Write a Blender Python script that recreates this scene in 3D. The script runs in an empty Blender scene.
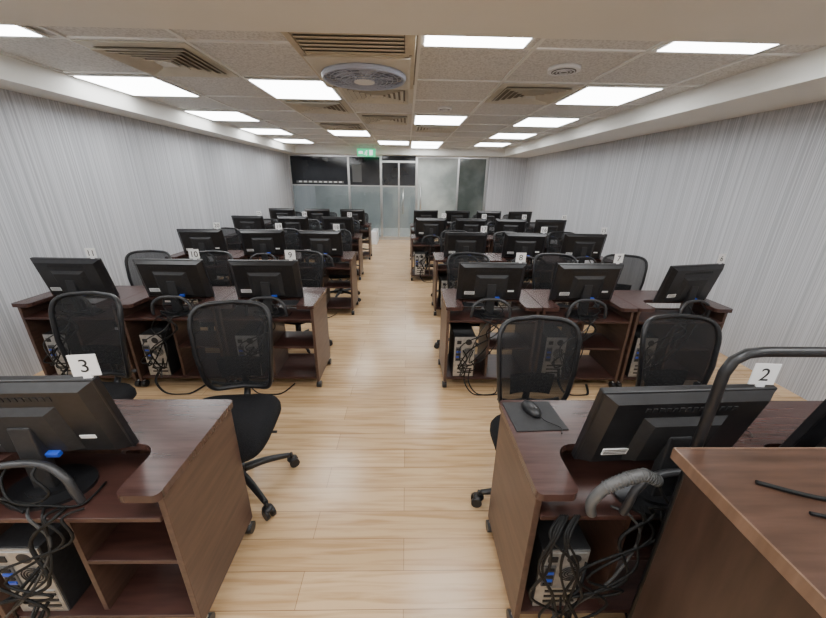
import bpy, math, random
from mathutils import Vector, Matrix
rng = random.Random(7)
D = bpy.data
COL = bpy.context.scene.collection

# ------------------------------------------------------------------ materials
def mat(name, col, rough=0.5, metal=0.0, spec=0.5, emit=None, es=0.0):
    m = D.materials.new(name); m.use_nodes = True
    b = m.node_tree.nodes["Principled BSDF"]
    b.inputs["Base Color"].default_value = (*col, 1)
    b.inputs["Roughness"].default_value = rough
    b.inputs["Metallic"].default_value = metal
    b.inputs["Specular IOR Level"].default_value = spec
    if emit:
        b.inputs["Emission Color"].default_value = (*emit, 1)
        b.inputs["Emission Strength"].default_value = es
    return m

def N(m, t, **kw):
    n = m.node_tree.nodes.new(t)
    for k, v in kw.items(): setattr(n, k, v)
    return n
def L(m, a, b): m.node_tree.links.new(a, b)

def noise_col(m, scale, c0, c1, p0=0.3, p1=0.7, nscale=1.0, detail=4, bump=0.0, bscale=None):
    b = m.node_tree.nodes["Principled BSDF"]
    tc = N(m, 'ShaderNodeTexCoord'); mp = N(m, 'ShaderNodeMapping')
    mp.inputs['Scale'].default_value = scale
    ns = N(m, 'ShaderNodeTexNoise'); ns.inputs['Scale'].default_value = nscale; ns.inputs['Detail'].default_value = detail
    cr = N(m, 'ShaderNodeValToRGB')
    cr.color_ramp.elements[0].position = p0; cr.color_ramp.elements[0].color = (*c0, 1)
    cr.color_ramp.elements[1].position = p1; cr.color_ramp.elements[1].color = (*c1, 1)
    L(m, tc.outputs['Object'], mp.inputs['Vector']); L(m, mp.outputs[0], ns.inputs['Vector'])
    L(m, ns.outputs['Fac'], cr.inputs['Fac']); L(m, cr.outputs['Color'], b.inputs['Base Color'])
    if bump:
        bp = N(m, 'ShaderNodeBump'); bp.inputs['Strength'].default_value = bump; bp.inputs['Distance'].default_value = 0.01
        L(m, ns.outputs['Fac'], bp.inputs['Height']); L(m, bp.outputs[0], b.inputs['Normal'])
    return m

M = {}
M['wallpaper'] = noise_col(mat('striped_wallpaper', (.5,.5,.5), .8, spec=.2), (110, 110, .18), (.39,.40,.425), (.56,.57,.60), .38, .60, 1.0, 2)
M['paint'] = noise_col(mat('white_paint', (.7,.7,.7), .6, spec=.3), (1,1,1), (.75,.74,.70), (.79,.78,.74), .3, .7, 2)
M['tile'] = noise_col(mat('acoustic_ceiling_tile', (.6,.6,.6), .9, spec=.1), (1,1,1), (.56,.56,.55), (.73,.73,.72), .38, .56, 70, 3, .15)
M['tbar'] = mat('ceiling_t_bar', (.80,.80,.78), .5)
M['lamp'] = mat('led_diffuser', (.9,.9,.9), .4, emit=(.97,.99,1.0), es=13.5)
M['beige'] = noise_col(mat('beige_plastic', (.6,.55,.45), .5), (1,1,1), (.58,.55,.47), (.64,.61,.53), .3,.7,8)
M['cass'] = noise_col(mat('aged_beige_plastic', (.6,.55,.45), .5), (1,1,1), (.50,.43,.31), (.56,.49,.37), .3,.7,8)
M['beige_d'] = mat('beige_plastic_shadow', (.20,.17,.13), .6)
M['white'] = mat('white_plastic', (.78,.79,.81), .4)
M['bluewhite'] = mat('fan_plastic', (.42,.46,.58), .35)
M['fanback'] = mat('fan_recess', (.16,.18,.25), .5)
M['steel'] = mat('brushed_steel', (.6,.6,.6), .28, 1.0)
M['zinc'] = noise_col(mat('zinc_case_metal', (.5,.5,.5), .4, .7), (1,1,1), (.36,.36,.36), (.6,.6,.58), .3,.7,30)
M['black'] = noise_col(mat('black_plastic', (.012,.012,.013), .38), (1,1,1), (.007,.007,.008), (.014,.014,.016), .3,.7,40)
M['blackm'] = noise_col(mat('matte_black_plastic', (.02,.02,.02), .6), (1,1,1), (.010,.010,.011), (.019,.019,.021), .3,.7,60)
M['screen'] = mat('lcd_panel', (.004,.004,.005), .18)
M['fabric'] = noise_col(mat('black_seat_fabric', (.02,.02,.02), .95, spec=.15), (1,1,1), (.008,.008,.009), (.02,.02,.022), .3,.7,200,4,.4)
M['grey'] = mat('dark_grey_plastic', (.035,.035,.037), .4)
M['ltgrey'] = mat('grey_vinyl', (.11,.11,.11), .45)
M['paper'] = mat('white_paper', (.8,.8,.8), .7)
M['ink'] = mat('black_ink', (.01,.01,.01), .7)
M['blue'] = mat('blue_connector', (.02,.08,.55), .4)
M['cable'] = mat('cable_rubber', (.006,.006,.006), .6, spec=.3)
M['cablew'] = mat('grey_cable', (.04,.04,.04), .6)
M['green'] = mat('exit_sign_green', (.02,.45,.2), .4, emit=(.03,.75,.33), es=1.0)
M['signw'] = mat('exit_sign_white', (.9,.9,.9), .4, emit=(1,1,1), es=1.2)
M['dark_win'] = noise_col(mat('dark_window_glass', (.012,.014,.018), .08), (1,1,1), (.008,.009,.012), (.022,.024,.03), .3,.7,1.5)
M['frost'] = noise_col(mat('frosted_glass_film', (.4,.45,.42), .18), (1,1,1), (.22,.25,.24), (.46,.49,.47), .35,.65,1.3)
M['tealwall'] = noise_col(mat('corridor_wall_paint', (.4,.45,.45), .6), (1,1,1), (.46,.48,.48), (.58,.60,.60), .3, .7, 2)
M['corrfloor'] = mat('corridor_floor_tile', (.75,.75,.72), .25)

def wood(name, a, b, rough, scale):
    m = mat(name, a, rough, spec=.5)
    noise_col(m, scale, a, b, .3, .7, 1.0, 6)
    return m
M['top'] = wood('walnut_laminate_top', (.040,.018,.015), (.080,.040,.034), .27, (6,60,6))
M['side'] = wood('walnut_laminate_side', (.055,.029,.021), (.10,.056,.041), .38, (40,5,40))
M['shelf'] = wood('walnut_laminate_shelf', (.038,.015,.012), (.070,.030,.023), .38, (6,50,6))
M['podside'] = wood('podium_veneer', (.032,.017,.012), (.062,.034,.024), .38, (30,30,4))
M['podtop'] = wood('podium_top_veneer', (.045,.023,.015), (.095,.050,.034), .32, (5,45,5))
M['podedge'] = wood('podium_edge_band', (.14,.08,.05), (.2,.12,.08), .36, (5,45,5))

m = mat('chair_mesh_net', (.012,.012,.013), .8); nt = m.node_tree
tr = N(m,'ShaderNodeBsdfTransparent'); mx = N(m,'ShaderNodeMixShader'); mx.inputs[0].default_value = .78
L(m, tr.outputs[0], mx.inputs[1]); L(m, nt.nodes["Principled BSDF"].outputs[0], mx.inputs[2])
L(m, mx.outputs[0], nt.nodes["Material Output"].inputs[0]); M['net'] = m
m = mat('partition_glass', (.5,.6,.6), .02); nt = m.node_tree
tr = N(m,'ShaderNodeBsdfTransparent'); tr.inputs[0].default_value = (.80,.83,.83,1)
gl = N(m,'ShaderNodeBsdfGlossy'); gl.inputs['Roughness'].default_value = .02
fr = N(m,'ShaderNodeFresnel'); fr.inputs[0].default_value = 1.6
mx = N(m,'ShaderNodeMixShader'); L(m, fr.outputs[0], mx.inputs[0]); L(m, tr.outputs[0], mx.inputs[1]); L(m, gl.outputs[0], mx.inputs[2])
L(m, mx.outputs[0], nt.nodes["Material Output"].inputs[0]); M['glass'] = m

# floor planks
m = mat('oak_plank_floor', (.5,.4,.3), .24, spec=.5); b = m.node_tree.nodes["Principled BSDF"]
tc = N(m,'ShaderNodeTexCoord')
br = N(m,'ShaderNodeTexBrick'); br.offset = .37
br.inputs['Scale'].default_value = 1; br.inputs['Brick Width'].default_value = 1.2; br.inputs['Row Height'].default_value = .15
br.inputs['Mortar Size'].default_value = .0014; br.inputs['Mortar Smooth'].default_value = .3
br.inputs['Color1'].default_value = (.56,.375,.205,1); br.inputs['Color2'].default_value = (.68,.475,.28,1); br.inputs['Mortar'].default_value = (.26,.15,.075,1)
L(m, tc.outputs['Object'], br.inputs['Vector'])
mp = N(m,'ShaderNodeMapping'); mp.inputs['Scale'].default_value = (2.2,38,1)
ns = N(m,'ShaderNodeTexNoise'); ns.inputs['Scale'].default_value = 1; ns.inputs['Detail'].default_value = 8; ns.inputs['Distortion'].default_value = .6
L(m, tc.outputs['Object'], mp.inputs[0]); L(m, mp.outputs[0], ns.inputs['Vector'])
cr = N(m,'ShaderNodeValToRGB'); cr.color_ramp.elements[0].position=.34; cr.color_ramp.elements[0].color=(.76,.69,.60,1); cr.color_ramp.elements[1].position=.56; cr.color_ramp.elements[1].color=(1,1,1,1)
L(m, ns.outputs['Fac'], cr.inputs[0])
mix = N(m,'ShaderNodeMix', data_type='RGBA', blend_type='MULTIPLY'); mix.inputs[0].default_value = 1
L(m, br.outputs['Color'], mix.inputs[6]); L(m, cr.outputs['Color'], mix.inputs[7]); L(m, mix.outputs[2], b.inputs['Base Color'])
M['floor'] = m

# ------------------------------------------------------------------ mesh builder
import bmesh
class MB:
    def __init__(s): s.v=[]; s.f=[]; s.m=[]; s.sm=[]; s.mats=[]; s.T=Matrix.Identity(4)
    def mi(s, k):
        if k not in s.mats: s.mats.append(k)
        return s.mats.index(k)
    def add(s, vs, fs, k, smooth=False):
        o=len(s.v); i=s.mi(k)
        s.v += [tuple(s.T @ Vector(p)) for p in vs]
        for f in fs: s.f.append([a+o for a in f]); s.m.append(i); s.sm.append(smooth)
    def box(s, x0,x1,y0,y1,z0,z1,k,bev=0, seg=2, R=None):
        bm=bmesh.new(); bmesh.ops.create_cube(bm,size=1)
        for v in bm.verts: v.co=Vector(((v.co.x+.5)*(x1-x0)+x0,(v.co.y+.5)*(y1-y0)+y0,(v.co.z+.5)*(z1-z0)+z0))
        if bev: bmesh.ops.bevel(bm,geom=bm.edges[:],offset=bev,segments=seg,profile=.5,affect='EDGES')
        if R is not None:
            c=Vector(((x0+x1)/2,(y0+y1)/2,(z0+z1)/2))
            for v in bm.verts: v.co=R@(v.co-c)+c
        bm.verts.index_update()
        s.add([v.co.copy() for v in bm.verts],[[v.index for v in f.verts] for f in bm.faces],k)
        bm.free()
    def frust(s, r0, r1, z, k):
        vs=[]
        for r in (r0,r1): vs+= [(r[0],r[4],r[2]),(r[1],r[4],r[2]),(r[1],r[4],r[3]),(r[0],r[4],r[3])]
        s.add(vs,[[0,1,2,3],[7,6,5,4],[0,4,5,1],[1,5,6,2],[2,6,7,3],[3,7,4,0]],k)
    def prism(s, poly, z0, z1, k):
        n=len(poly); vs=[(x,y,z0) for x,y in poly]+[(x,y,z1) for x,y in poly]
        fs=[[i,(i+1)%n,n+(i+1)%n,n+i] for i in range(n)]+[list(range(n))[::-1],[n+i for i in range(n)]]
        s.add(vs,fs,k)
    def cyl(s,p0,p1,r0,k,r1=None,seg=16,smooth=True):
        s.tube([p0,p1],r0,k,seg,raw=True,r1=r1,smooth=smooth)
    def tube(s,pts,r,k,seg=8,raw=False,r1=None,closed=False,sub=6,smooth=True,flat=1.0):
        P=[Vector(p) for p in pts]
        if not raw and len(P)>2:
            Q=[];n=len(P)
            rngi=range(n) if closed else range(n-1)
            for i in rngi:
                a=P[(i-1)%n] if closed or i>0 else P[0]; b=P[i]; c=P[(i+1)%n]; d=P[(i+2)%n] if closed or i+2<n else P[-1]
                for j in range(sub):
                    t=j/sub
                    Q.append(.5*((2*b)+(c-a)*t+(2*a-5*b+4*c-d)*t*t+(3*b-a-3*c+d)*t**3))
            if not closed: Q.append(P[-1])
            P=Q
        n=len(P); vs=[]; fs=[]
        up=None
        for i,p in enumerate(P):
            if closed: t=(P[(i+1)%n]-P[i-1])
            else: t=P[min(i+1,n-1)]-P[max(i-1,0)]
            t.normalize()
            if up is None:
                up=Vector((0,0,1)) if abs(t.z)<.9 else Vector((1,0,0))
            a=t.cross(up).normalized(); b2=a.cross(t).normalized(); up=b2
            rr=r if r1 is None else r+(r1-r)*i/(n-1)
            for j in range(seg):
                th=2*math.pi*j/seg; vs.append(p+a*math.cos(th)*rr+b2*math.sin(th)*rr*flat)
        for i in range(n if closed else n-1):
            for j in range(seg):
                q=(i+1)%n
                fs.append([i*seg+j,i*seg+(j+1)%seg,q*seg+(j+1)%seg,q*seg+j])
        s.add(vs,fs,k,smooth)
        if not closed:
            s.add(vs[:seg],[list(range(seg))],k); s.add(vs[-seg:],[list(range(seg))[::-1]],k)
    def ell(s,c,rx,ry,rz,k,nu=14,nv=8,zmin=-1):
        vs=[];fs=[]
        for i in range(nv+1):
            ph=-math.pi/2+math.pi*i/nv
            for j in range(nu):
                th=2*math.pi*j/nu
                vs.append((c[0]+rx*math.cos(ph)*math.cos(th),c[1]+ry*math.cos(ph)*math.sin(th),c[2]+rz*max(zmin,math.sin(ph))))
        for i in range(nv):
            for j in range(nu): fs.append([i*nu+j,i*nu+(j+1)%nu,(i+1)*nu+(j+1)%nu,(i+1)*nu+j])
        s.add(vs,fs,k,True)
    def mesh(s,name):
        me=D.meshes.new(name); me.from_pydata(s.v,[],s.f)
        for k in s.mats: me.materials.append(M[k])
        me.polygons.foreach_set('material_index',s.m); me.polygons.foreach_set('use_smooth',s.sm)
        bm=bmesh.new(); bm.from_mesh(me); bmesh.ops.remove_doubles(bm,verts=bm.verts,dist=1e-6)
        bmesh.ops.recalc_face_normals(bm,faces=bm.faces); bm.to_mesh(me); bm.free()
        me.update(); return me
def place(me,name,loc=(0,0,0),rz=0,scale=(1,1,1)):
    o=D.objects.new(name,me); o.location=loc; o.rotation_euler=(0,0,rz); o.scale=scale; COL.objects.link(o); return o
def simple(name,fn):
    b=MB(); fn(b); return place(b.mesh(name),name)
def boxobj(name,x0,x1,y0,y1,z0,z1,k,bev=0): return simple(name,lambda b:b.box(x0,x1,y0,y1,z0,z1,k,bev))

# ------------------------------------------------------------------ room
XL,XR=-3.27,3.32; YB=-2.4; YF=10.4; ZC=2.48; ZS=2.30; YBEAM=1.99
boxobj('floor',XL-.1,XR+.1,YB-.1,YF,-.1,0,'floor')
boxobj('floor_corridor',XL-.1,XR+.1,YF,13.2,-.1,0,'corrfloor')
boxobj('wall_left',XL-.1,XL,YB,13.2,0,ZC+.1,'wallpaper')
boxobj('wall_right',XR,XR+.1,YB,13.2,0,ZC+.1,'wallpaper')
boxobj('wall_back',XL,XR,YB-.1,YB,0,ZC+.1,'paint')
boxobj('ceiling',XL-.1,XR+.1,YB,13.2,ZC,ZC+.08,'tile')
boxobj('trim_soffit_left',XL,-2.94,YB,YF,ZS,ZC,'paint')
boxobj('trim_soffit_right',2.61,XR,YB,YF,ZS,ZC,'paint')
boxobj('trim_crossbeam',-2.94,2.61,1.1,YBEAM,ZS,ZC,'paint')
boxobj('trim_far_header',-2.94,2.61,YF-.35,YF+.05,ZS,ZC,'paint')
boxobj('wall_far_pier',2.28,XR,YF-.1,YF+.12,0,ZS,'wallpaper')
boxobj('wall_corridor',XL,XR,13.1,13.2,0,ZC,'tealwall')
def grid(b):
    x=-2.925
    while x<2.61:
        b.box(x-.012,x+.012,YBEAM,YF-.35,ZC-.012,ZC,'tbar'); x+=.75
    y=2.7
    while y<YF-.35:
        b.box(-2.94,2.61,y-.012,y+.012,ZC-.011,ZC,'tbar'); y+=.8
simple('ceiling_grid',grid)
b=MB(); b.box(-.36,.36,-.375,.375,-.022,-.012,'tbar'); b.box(-.335,.335,-.35,.35,-.026,-.0215,'lamp'); lp=b.mesh('led_ceiling_or_fill_panel')
b=MB(); b.box(-.34,.34,-.32,.325,-.022,-.012,'tbar'); b.box(-.315,.315,-.30,.30,-.026,-.0215,'lamp'); lp1=b.mesh('led_ceiling_or_fill_panel')
for r,y in enumerate([2.33,3.9,5.5,7.1,8.7]):
    xs=[-2.55,1.95,.45 if r%2==0 else -1.05]
    for x in xs: place(lp if r else lp1,'led_ceiling_or_fill_panel',(x if r else x-.03,y,ZC))
panel_and_fill_pos = [(-.3,8.7),(.45,7.1+1.6+.8)]
for x in (-2.55,-1.05,.45,1.95): panel_and_fill_pos += [(x,.3),(x,-1.3)]  # added fill lights above and behind the camera, shaped like the ceiling panels
for x in (-2,0.4,1.8): panel_and_fill_pos.append((x,11.8))  # unseen lamps added to brighten the corridor behind the glass
for x,y in panel_and_fill_pos: place(lp,'led_ceiling_or_fill_panel',(x,y,ZC))
# diffusers
b=MB()
b.box(-.36,.36,-.385,.385,-.018,-.012,'beige')
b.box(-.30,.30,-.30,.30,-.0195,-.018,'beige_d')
for i,h in enumerate((.29,.24,.19,.14,.09)):
    z0=-.020; z1=-.042
    vs=[];fs=[]
    for (hh,z) in ((h-.012,z0),(h+.018,z1),(h+.021,z1+.003),(h-.009,z0)):
        vs+=[(-hh,-hh,z),(hh,-hh,z),(hh,hh,z),(-hh,hh,z)]
    for a in range(3):
        for j in range(4): fs.append([a*4+j,a*4+(j+1)%4,(a+1)*4+(j+1)%4,(a+1)*4+j])
    b.add(vs,fs,'beige')
b.box(-.06,.06,-.06,.06,-.04,-.03,'beige')
df=b.mesh('ceiling_air_diffuser')
for x,y in ((-1.8,3.1),(1.2,3.9),(-.3,4.02),(-1.05,4.7),(-.3,5.5),(.45,6.3),(-1.05,6.3)): place(df,'ceiling_air_diffuser',(x,y,ZC))
b=MB(); b.cyl((0,0,-.0),(0,0,-.025),.12,'white',seg=32); b.cyl((0,0,-.025),(0,0,-.029),.09,'grey',seg=32)
for r in (.03,.055,.08): b.tube([(r*math.cos(t*math.pi/8),r*math.sin(t*math.pi/8),-.031) for t in range(16)],.003,'white',6,closed=True,raw=True)
sp=b.mesh('ceiling_speaker')
place(sp,'ceiling_speaker',(1.2,3.1,ZC)); place(sp,'ceiling_speaker',(.45,4.7,ZC),0,(.7,.7,1))
# AC cassette with circulation fan
b=MB()
X0,X1,Y0,Y1=-.72,.05,2.20,3.60
zb=ZC-.012
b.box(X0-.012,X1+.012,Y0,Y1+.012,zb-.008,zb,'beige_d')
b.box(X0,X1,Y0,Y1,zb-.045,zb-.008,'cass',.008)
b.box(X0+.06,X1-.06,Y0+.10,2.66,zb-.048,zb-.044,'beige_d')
for i in range(7):
    y=Y0+.11+i*.062; b.box(X0+.07,X1-.07,y,y+.048,zb-.060,zb-.054,'cass',R=Matrix.Rotation(.2,3,'X'))
for (a,c,d,e) in ((X0+.04,X1-.04,Y0+.075,Y0+.10),(X0+.04,X1-.04,2.66,2.69),(X0+.04,X0+.065,Y0+.075,2.69),(X1-.065,X1-.04,Y0+.075,2.69)):
    b.box(a,c,d,e,zb-.065,zb-.044,'cass')
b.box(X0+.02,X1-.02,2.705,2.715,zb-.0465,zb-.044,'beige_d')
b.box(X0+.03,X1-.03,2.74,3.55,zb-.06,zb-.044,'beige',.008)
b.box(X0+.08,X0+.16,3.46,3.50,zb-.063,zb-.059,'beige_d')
cx,cy=-.335,3.14; zf=zb-.085
n=40; b.prism([(cx+.29*math.cos(2*math.pi*i/n),cy+.29*math.sin(2*math.pi*i/n)) for i in range(n)],zb-.064,zb-.059,'fanback')
def ring(r,z,t,k,n=40): b.tube([(cx+r*math.cos(2*math.pi*i/n),cy+r*math.sin(2*math.pi*i/n),z) for i in range(n)],t,k,6,closed=True,raw=True)
ring(.315,zf+.015,.012,'bluewhite'); ring(.31,zf+.002,.012,'bluewhite')
for r in (.10,.14,.18,.22,.26,.29): ring(r,zf+.02*(r/.27)**2-.018,.003,'bluewhite')
for i in range(24):
    a=2*math.pi*i/24; b.cyl((cx+.06*math.cos(a),cy+.06*math.sin(a),zf-.018),(cx+.31*math.cos(a+.25),cy+.31*math.sin(a+.25),zf+.005),.0025,'bluewhite',seg=5)
b.cyl((cx,cy,zf-.02),(cx,cy,zf+.02),.08,'white',seg=24)
for i in range(5):
    a=2*math.pi*i/5; vs=[]
    for j in range(5):
        r=.06+.045*j
        for s_,z_ in ((-.22-.04*j,.002),(.22+.04*j,.016)): vs.append((cx+r*math.cos(a+s_),cy+r*math.sin(a+s_),zf+z_))
    b.add(vs,[[2*j,2*j+1,2*j+3,2*j+2] for j in range(4)],'bluewhite',True)
for sx in (-1,1):
    for sy in (-1,1): b.cyl((cx+sx*.218,cy+sy*.218,zf+.005),(cx+sx*.218,cy+sy*.218,zb-.05),.012,'white',seg=8)
place(b.mesh('ceiling_air_conditioner'),'ceiling_air_conditioner')
# exit sign
def es(b):
    b.box(-1.26,-.80,9.6,9.65,2.22,2.40,'green',.004)
    b.box(-.95,-.87,9.596,9.60,2.25,2.37,'signw')
    b.ell((-1.02,9.597,2.35),.016,.004,.016,'signw')
    b.tube([(-1.03,9.597,2.33),(-1.045,9.597,2.295),(-1.02,9.597,2.27),(-1.03,9.597,2.24)],.009,'signw',6)
    b.tube([(-1.04,9.597,2.295),(-1.07,9.597,2.27),(-1.09,9.597,2.275)],.008,'signw',6)
    b.tube([(-1.0,9.597,2.31),(-1.03,9.597,2.325),(-1.07,9.597,2.315)],.006,'signw',6)
    b.box(-1.22,-1.12,9.596,9.60,2.28,2.34,'signw')
    for x in (-1.2,-.86): b.cyl((x,9.62,2.40),(x,9.62,ZC),.008,'steel',seg=8)
simple('exit_sign',es)

# ------------------------------------------------------------------ glass partition
XS=[XL+.03,-1.62,-.72,.28,2.24]
def frame(b,xs):
    for x in xs: b.box(x-.03,x+.03,YF-.04,YF+.02,0,ZS,'steel',.004)
def win1(b):
    xs=XS; frame(b,xs[:3])
    for a,c in ((xs[0],xs[1]),(xs[1],xs[2])):
        b.box(a+.03,c-.03,YF-.03,YF+.01,0,.08,'steel'); b.box(a+.03,c-.03,YF-.03,YF+.01,ZS-.05,ZS,'steel')
        b.box(a+.03,c-.03,YF-.02,YF+.0,1.52,ZS-.05,'dark_win')
        b.box(a+.03,c-.03,YF-.025,YF+.005,1.49,1.52,'steel')
        b.box(a+.03,c-.03,YF-.016,YF-.006,.08,1.49,'glass')
    b.box(xs[0]+.15,xs[1]-.15,YF-.024,YF-.02,1.56,1.62,'ltgrey')
    for i in range(9): b.box(xs[0]+.22+i*.14,xs[0]+.30+i*.14,YF-.026,YF-.024,1.575,1.61,'white')
    b.box(xs[1]+.1,xs[1]+.36,YF-.024,YF-.02,1.60,2.05,'ltgrey')
simple('window_1',win1)
def door(b):
    b.box(-.685,.245,YF-.02,YF-.008,.02,1.49,'glass'); b.box(-.685,.245,YF-.026,YF-.002,.01,.09,'steel')
    b.box(-.685,.245,YF-.02,YF-.008,1.52,2.12,'dark_win'); b.box(-.685,.245,YF-.026,YF-.002,1.49,1.52,'steel')
    b.box(-.685,.245,YF-.026,YF-.002,2.12,2.17,'steel'); b.box(-.685,.245,YF-.016,YF-.006,2.17,ZS-.01,'dark_win')
    b.cyl((-.10,YF-.07,.75),(-.10,YF-.07,1.45),.015,'steel',seg=12); b.box(-.24,-.20,YF-.03,YF,.09,2.12,'steel')
    for z in (.85,1.35): b.cyl((-.10,YF-.07,z),(-.10,YF-.01,z),.01,'steel',seg=8)
simple('door_1',door)
M['dark_grn']=noise_col(mat('tinted_green_glass', (.1,.12,.11), .10), (1,1,1), (.06,.075,.07), (.16,.18,.17), .35,.65,1.3)
def win2(b):
    frame(b,XS[3:])
    b.box(.31,2.21,YF-.03,YF+.01,0,.08,'steel'); b.box(.31,2.21,YF-.03,YF+.01,ZS-.05,ZS,'steel')
    b.box(1.42,1.47,YF-.035,YF+.015,.08,ZS-.05,'steel')
    b.box(.31,1.42,YF-.016,YF-.006,.08,ZS-.05,'frost'); b.box(1.47,2.21,YF-.016,YF-.006,.08,ZS-.05,'dark_grn')
    b.cyl((.40,YF-.07,.75),(.40,YF-.07,1.6),.015,'steel',seg=12)
    for z in (.85,1.5): b.cyl((.40,YF-.07,z),(.40,YF-.01,z),.01,'steel',seg=8)
simple('window_2',win2)
boxobj('entrance_step',-.95,-.80,9.5,10.2,0,.35,'white',.01)

# ------------------------------------------------------------------ desk
W=.745
def arc(cx,cy,r,a0,a1,n=6): return [(cx+r*math.cos(math.radians(a0+(a1-a0)*i/n)),cy+r*math.sin(math.radians(a0+(a1-a0)*i/n))) for i in range(n+1)]
b=MB(); w=W/2
P=[]
P+=arc(-w+.02,.02,.02,180,270); P+=arc(-w+.105,.03,.03,270,360); P+=arc(-w+.205,.15,.07,180,90); P+=arc(w-.205,.15,.07,90,0)
P+=arc(w-.105,.03,.03,180,270); P+=arc(w-.02,.02,.02,270,360); P+=arc(w-.02,.47,.02,0,90)+arc(-w+.02,.47,.02,90,180)
b.prism(P,.722,.75,'top')
for sx in (-1,1):
    x=sx*(w-.022); b.box(x-.011,x+.011,.03,.475,.07,.722,'side',.002)
    for y in (.06,.45):
        b.cyl((x-.018,y,.03),(x+.018,y,.03),.028,'black',seg=14); b.cyl((x,y,.035),(x,y,.07),.01,'steel',seg=8)
b.box(-w+.034,w-.034,.02,.30,.615,.633,'shelf',.002)
b.box(.00,w-.034,.06,.37,.36,.378,'shelf',.002)
b.box(-w+.034,w-.034,.04,.46,.09,.108,'shelf',.002)
b.box(-w+.034,w-.034,.385,.397,.45,.615,'side')
b.box(-.018,.00,.06,.38,.108,.615,'side')
desk_me=b.mesh('computer_desk')

# ------------------------------------------------------------------ monitor
def make_monitor(var):
    b=MB(); hz=.275
    piv=Vector((0,0,hz)); R=Matrix.Translation(piv)@Matrix.Rotation(math.radians(12),4,'X')@Matrix.Translation(-piv)
    b.T=R
    b.box(-.262,.262,-.004,.022,.110,.436,'black',.005)
    b.box(-.244,.244,.0215,.0235,.14,.42,'screen')
    b.frust((-.225,.225,.135,.41,-.03),(-.256,.256,.116,.430,-.003),0,'black')
    b.frust((-.10,.10,.16,.33,-.05),(-.13,.13,.145,.35,-.029),0,'blackm')
    for i in range(14):
        x=-.13+i*.02; b.box(x-.006,x+.006,-.0325,-.03,.375,.392,'blackm')
    b.box(-.205,-.105,-.033,-.030,.175,.203,'paper')
    for i in range(3): b.box(-.20,-.13,-.0335,-.033,.18+.008*i,.183+.008*i,'ink')
    b.box(.03,.075,-.068,-.05,.150,.168,'blue',.003)
    if var: b.box(.14,.19,-.032,-.030,.20,.215,'paper')
    b.T=Matrix.Identity(4)
    b.box(-.035,.035,-.055,-.02,.01,.27,'blackm',.006)
    n=28; poly=[(.135*math.cos(2*math.pi*i/n),-.03+.095*math.sin(2*math.pi*i/n)) for i in range(n)]
    b.prism(poly,0,.012,'black'); 
    poly=[(.07*math.cos(2*math.pi*i/n),-.035+.05*math.sin(2*math.pi*i/n)) for i in range(n)]
    b.prism(poly,.012,.024,'black')
    b.tube([(-.155,-.10,.012),(-.15,-.105,.06),(-.135,-.10,.11),(-.08,-.085,.145),(0,-.075,.15),(.08,-.085,.145),(.135,-.10,.11),(.15,-.105,.06),(.155,-.10,.012)],.012,'grey',8)
    b.tube([(.05,-.075,.155),(.05,-.11,.13),(.09,-.12,.07),(.02,-.12,.03),(-.08,-.115,.05),(-.06,-.11,.015),(.0,-.13,.006)],.005,'cable',6)
    b.tube([(-.05,-.06,.15),(-.06,-.1,.11),(-.02,-.13,.05),(.06,-.12,.02),(.16,-.11,.008),(.17,-.02,.008)],.004,'cable',6)
    return b.mesh('computer_monitor')
mon=[make_monitor(0),make_monitor(1)]

# ------------------------------------------------------------------ tower
b=MB()
TH=.37
b.box(-.088,.088,0,.30,0,TH,'blackm',.004)
b.box(-.084,.084,-.004,.001,.004,.366,'zinc')
b.box(-.075,.075,-.008,-.003,.29,.355,'zinc',.002)
b.cyl((.03,-.009,.322),(.03,-.006,.322),.026,'blackm',seg=20)
b.box(-.065,-.03,-.011,-.006,.305,.335,'blackm')
n=20
for r in (.012,.022,.032,.041):
    b.tube([(.03+r*math.cos(2*math.pi*i/n),-.007,.225+r*math.sin(2*math.pi*i/n)) for i in range(n)],.002,'blackm',5,closed=True,raw=True)
b.box(-.072,-.028,-.009,-.003,.15,.275,'ltgrey')
for i in range(5): b.box(-.068,-.035,-.013,-.008,.16+i*.023,.173+i*.023,'blue' if i in (1,3) else 'blackm')
for i in range(7): b.box(-.05,.07,-.007,-.003,.02+i*.017,.03+i*.017,'blackm' if i%2 else 'steel')
tower_me=b.mesh('computer_tower')

def cable_mesh(seed):
    r=random.Random(seed); b=MB(); x=-.17
    for i in range(5):
        x0=x+r.uniform(-.06,.04); z0=.12+r.uniform(.05,.28)
        b.tube([(x0,.035,z0),(x0+r.uniform(-.05,.05),-.02,z0-.05),(x0+r.uniform(-.1,.12),-.035,.16+r.uniform(-.04,.2)),(x0+r.uniform(-.05,.15),-.03,.35+r.uniform(-.05,.1)),(r.uniform(-.15,.1),.0,.55),(r.uniform(-.1,.1),.01,.645),(r.uniform(-.1,.1),.05,.642)],.0045 if i else .006,'cable' if i!=2 else 'cablew',6)
    for i in range(2):
        x0=x+r.uniform(-.03,.03)
        b.tube([(x0,.035,.2),(x0-.02,-.04,.12),(x0+.05,-.06,.02),(x0+r.uniform(.1,.2),-.06,.007),(x0+.25,-.03,.007),(x0+.3,.1,.007)],.005,'cable',6)
    return b.mesh('cable_bundle')
cab=[cable_mesh(1),cable_mesh(2),cable_mesh(3)]

b=MB(); b.box(-.09,.09,-.08,.08,0,.004,'blackm',.001); mp_me=b.mesh('mouse_pad')
b=MB(); b.ell((0,0,.006),.031,.055,.028,'black',18,10,-.2); b.cyl((0,-.03,.031),(0,-.015,.034),.004,'ltgrey',seg=8)
b.tube([(0,-.052,.012),(.01,-.08,.006),(.04,-.13,.005),(.02,-.16,.005)],.002,'cable',5)
ms_me=b.mesh('computer_mouse')

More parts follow.
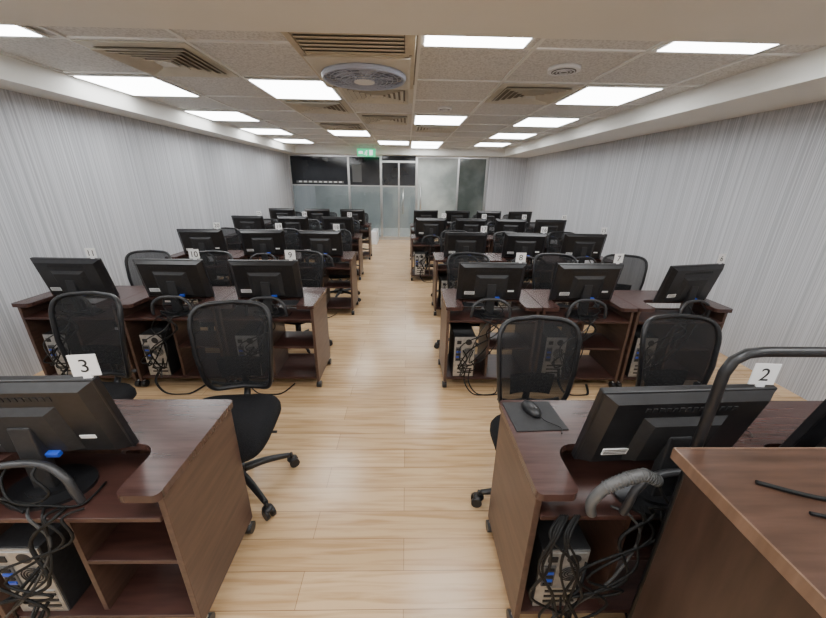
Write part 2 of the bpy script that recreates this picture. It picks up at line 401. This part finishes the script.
# ------------------------------------------------------------------ chair (faces -Y)
b=MB()
n=5
for i in range(n):
    a=2*math.pi*i/n+.5; c,s_=math.cos(a),math.sin(a)
    b.tube([(0.03*c,.03*s_,.12),(.15*c,.15*s_,.115),(.28*c,.28*s_,.085)],.024,'black',8,r1=.014)
    x,y=.29*c,.29*s_
    b.cyl((x,y,.05),(x,y,.095),.009,'black',seg=8)
    px,py=-s_,c
    for q in (-1,1): b.cyl((x+px*.008*q+c*.01,y+py*.008*q+s_*.01,.029),(x+px*.026*q+c*.01,y+py*.026*q+s_*.01,.029),.028,'black',seg=16)
    b.ell((x,y,.052),.03,.03,.016,'black',10,6)
b.cyl((0,0,.09),(0,0,.16),.04,'black',seg=16); b.cyl((0,0,.16),(0,0,.30),.028,'black',seg=16); b.cyl((0,0,.30),(0,0,.40),.016,'steel',seg=12)
b.box(-.1,.1,-.12,.13,.375,.405,'black',.01)
b.tube([(.1,0,.39),(.2,-.02,.385),(.25,-.02,.38)],.007,'black',6)
vs=[];fs=[];nu=36
prof=[(.0,.402),(.90,.402),(1.0,.42),(1.0,.445),(.95,.472),(.80,.482),(.5,.478),(0,.473)]
for (r,z) in prof:
    for j in range(nu):
        th=2*math.pi*j/nu; c,s_=math.cos(th),math.sin(th)
        x=.245*r*math.copysign(abs(c)**.45,c); y=-.02+.235*r*math.copysign(abs(s_)**.45,s_)
        zz=z-(.025*max(0,(-y-.12)/.13)**2 if r>.3 else 0)
        vs.append((x,y,zz))
for i in range(len(prof)-1):
    for j in range(nu): fs.append([i*nu+j,i*nu+(j+1)%nu,(i+1)*nu+(j+1)%nu,(i+1)*nu+j])
b.add(vs,fs,'fabric',True)
def bk(u,t):
    hw=.200+.022*t-.012*t*t
    z=.735+.245*t; lean=.02*t+.03*t*t
    return (u*hw,.255+lean-.055*(u*u),z+.012*(1-u*u)*max(t,0))
def se(th,n=7):
    c,s_=math.cos(th),math.sin(th); return math.copysign(abs(c)**(2/n),c),math.copysign(abs(s_)**(2/n),s_)
nu=48;vs=[];fs=[]
for i in range(9):
    r=i/8
    for j in range(nu):
        u,t=se(2*math.pi*j/nu); vs.append(bk(u*r,t*r))
for i in range(8):
    for j in range(nu): fs.append([i*nu+j,i*nu+(j+1)%nu,(i+1)*nu+(j+1)%nu,(i+1)*nu+j])
b.add(vs,fs,'net',True)
b.tube([bk(*se(2*math.pi*j/nu)) for j in range(nu)],.013,'black',8,closed=True,raw=True)
vs=[];fs=[]
for i in range(3):
    for j in range(9):
        p=bk(-.62+.155*j,-.72+.26*i); vs.append((p[0],p[1]+.012,p[2]))
for i in range(2):
    for j in range(8): fs.append([i*9+j,i*9+j+1,(i+1)*9+j+1,(i+1)*9+j])
b.add(vs,fs,'blackm',True)
for row,t in enumerate((-.62,-.46,-.30)):
    for q in range(5):
        u=-.5+q*.22+(.11 if row%2 else 0)
        pts=[]
        for i in range(10):
            a=2*math.pi*i/10; p=bk(u+.075*math.cos(a),t+.05*math.sin(a)); pts.append((p[0],p[1]+.006,p[2]))
        b.tube(pts,.003,'grey',5,closed=True,raw=True)
b.tube([(0,.08,.39),(0,.22,.39),(0,.29,.45),(0,.285,.58),(0,.28,.66)],.02,'black',8,flat=.7)
for s_ in (-1,1): b.tube([(0,.285,.50),(s_*.09,.28,.49),(s_*.17,.245,.53)],.011,'black',6)
chair_me=b.mesh('office_chair')

# ------------------------------------------------------------------ number cards
def card(num,loc,rz,s=1.0):
    b=MB(); b.box(-.038,.038,-.0015,.0015,0,.072,'paper'); b.box(-.012,.012,-.003,.003,-.008,.01,'white')
    o=place(b.mesh('number_card'),'number_card',loc,rz,(s,s,s))
    cu=D.curves.new('digits','FONT'); cu.body=str(num); cu.size=.062; cu.align_x='CENTER'; cu.extrude=.0004
    t=D.objects.new('digits',cu); COL.objects.link(t)
    bpy.context.view_layer.update()
    me=D.meshes.new_from_object(t.evaluated_get(bpy.context.evaluated_depsgraph_get())); D.objects.remove(t)
    me.materials.clear(); me.materials.append(M['ink'])
    d=D.objects.new('digits',me); COL.objects.link(d); d.parent=o; d.rotation_euler=(math.pi/2,0,0); d.location=(0,-.0022,.014)

# ------------------------------------------------------------------ layout
pitch=1.68
ZT=.633
def station(x,y,num,sc=1.0,mx=0,myaw=None,chair=None,cardon=True,ms=1.0,cx=.21,mdy=0,tx=-.2,ts=1,chs=.97):
    place(desk_me,'computer_desk',(x,y,0),0,(sc,1,1))
    yaw=rng.uniform(-.1,.1) if myaw is None else myaw
    mxx=x+mx
    place(mon[rng.randrange(2)],'computer_monitor',(mxx,y+.17+mdy,ZT),yaw,(ms,1,1))
    if cardon: card(num,(mxx+cx*math.cos(yaw)+.035*math.sin(yaw),y+.17+mdy+cx*math.sin(yaw)-.028,ZT+.442),yaw+rng.uniform(-.12,.12))
    place(tower_me,'computer_tower',(x+tx*sc,y+.06,.108),0,(1,1,ts))
    place(cab[rng.randrange(3)],'cable_bundle',(x,y,0))
    if chair is not None: place(chair_me,'office_chair',(chair[0],chair[1],0),chair[2],(1,1,chs))
y1=.79
station(-1.115,y1,3,mx=-.105,myaw=.03,chair=(-.93,1.51,.07),cx=.245,tx=-.23,ts=.92,chs=1.02)
station(-1.865,y1,4,chair=(-1.84,1.64,-.08),chs=1.02)
station(-2.615,y1,5)
station(.785,y1,2,mx=.09,myaw=.05,chair=(.69,1.36,.02),ms=1.08,cx=.225,mdy=-.04,ts=.85,chs=1.0)
station(1.535,y1,1,mx=.04,myaw=.16,mdy=-.02,chair=(1.46,1.40,.03),chs=1.0)
place(mp_me,'mouse_pad',(.53,y1+.38,.75),.05,(1.15,1.15,1)); place(ms_me,'computer_mouse',(.53,y1+.41,.754),.3)
place(mp_me,'mouse_pad',(1.28,y1+.39,.75),.05); place(ms_me,'computer_mouse',(1.28,y1+.40,.754),.1)
for r,(xl,xr) in enumerate(((-.70,.31),(-.66,.36))):
    y=y1+pitch*(r+1)
    for i in range(3):
        ch=(xl-.375-.75*i+rng.uniform(-.1,.1), y+.70+rng.uniform(-.05,.1), rng.uniform(-.3,.3))
        station(xl-.375-.75*i,y,9+i+r*9,mx=rng.uniform(-.03,.03)+(.04 if i==1 and r==0 else 0),chair=ch)
    for i in range(3):
        ch=(xr+.375+.75*i+rng.uniform(-.1,.1), y+.70+rng.uniform(-.05,.1), rng.uniform(-.3,.3))
        station(xr+.375+.75*i,y,8-i+r*9,mx=rng.uniform(-.03,.03)+(.10 if i==2 and r==0 else 0),myaw=(.0,.03,.22)[i] if r==0 else None,chair=ch)
for r in (3,4):
    y=y1+pitch*r
    xl=-.78
    for i in range(3):
        station(xl-.375-.75*i,y,20+i+r,mx=0,chair=(xl-.375-.75*i,y+.74,rng.uniform(-.3,.3)),cardon=(r==3),chs=.93)
    for i in range(4):
        station(.08+.34+.68*i,y,24+i+r,sc=.9,chair=(.08+.34+.68*i,y+.74,rng.uniform(-.3,.3)),cardon=(r==3),chs=.93)

# ------------------------------------------------------------------ podium
def pod(b):
    b.box(.74,1.80,.02,.69,.0,.965,'podside',.003)
    b.box(.712,1.84,-.02,.713,.968,.998,'podtop',.002)
    b.box(.710,.715,-.022,.715,.966,1.0,'podedge',.001)
    b.box(.710,1.84,.712,.716,.966,1.0,'podedge',.001)
simple('lectern_cabinet',pod)
def rail(b):
    b.tube([(.80,.742,0),(.80,.742,1.18),(.80,.742,1.21),(.812,.742,1.245),(.84,.742,1.265),(.88,.742,1.27),(1.95,.742,1.27),(1.99,.742,1.265),(2.02,.742,1.24),(2.03,.742,1.20),(2.03,.742,0)],.013,'black',12,raw=True)
simple('metal_handrail',rail)
def hose(b):
    pts=[(.60,.80,.66),(.585,.79,.72),(.61,.780,.79),(.66,.775,.83),(.71,.775,.845),(.76,.775,.82)]
    b.tube(pts,.016,'ltgrey',10)
    P=[Vector(p) for p in pts]
    for i in range(2,len(P)-1):
        for j in range(6):
            c=P[i].lerp(P[i+1],j/6); d=(P[i+1]-P[i]).normalized()*.003
            b.cyl(c-d,c+d,.019,'ltgrey',seg=10)
simple('corrugated_cable_sleeve',hose)
def pc(b):
    b.tube([(.82,.60,1.004),(.95,.55,1.004),(1.1,.57,1.004),(1.3,.52,1.004),(1.6,.54,1.004)],.005,'cable',6)
    b.tube([(.86,.52,1.003),(1.0,.48,1.003),(1.2,.45,1.003),(1.55,.46,1.003)],.004,'cable',6)
simple('lectern_cables',pc)
def fc(b):
    r=random.Random(11)
    for i in range(7):
        x=.56+r.uniform(-.06,.05)
        b.tube([(x,.80,.65),(x-.05,.75,.62),(x+r.uniform(-.09,.05),.735,.5),(x+r.uniform(-.1,.06),.74,.35),(x+r.uniform(-.05,.1),.75,.22),(x+.05,.74,.12+r.uniform(-.05,.1))],.0045,'cable',6)
simple('hanging_cables',fc)

# ------------------------------------------------------------------ world + camera
w_=D.worlds.new('World'); bpy.context.scene.world=w_; w_.use_nodes=True
w_.node_tree.nodes['Background'].inputs[0].default_value=(.5,.5,.5,1); w_.node_tree.nodes['Background'].inputs[1].default_value=.1
cd=D.cameras.new('camera'); cam=D.objects.new('camera',cd); COL.objects.link(cam)
cd.sensor_width=36; cd.lens=345/826*36; cd.clip_start=.02
yaw=math.radians(1.3); pit=math.radians(20.35); roll=math.radians(.9)
Rm=Matrix.Rotation(-yaw,4,'Z')@Matrix.Rotation(math.pi/2-pit,4,'X')@Matrix.Rotation(roll,4,'Z')
cam.matrix_world=Matrix.Translation((0,0,1.65))@Rm
bpy.context.scene.camera=cam
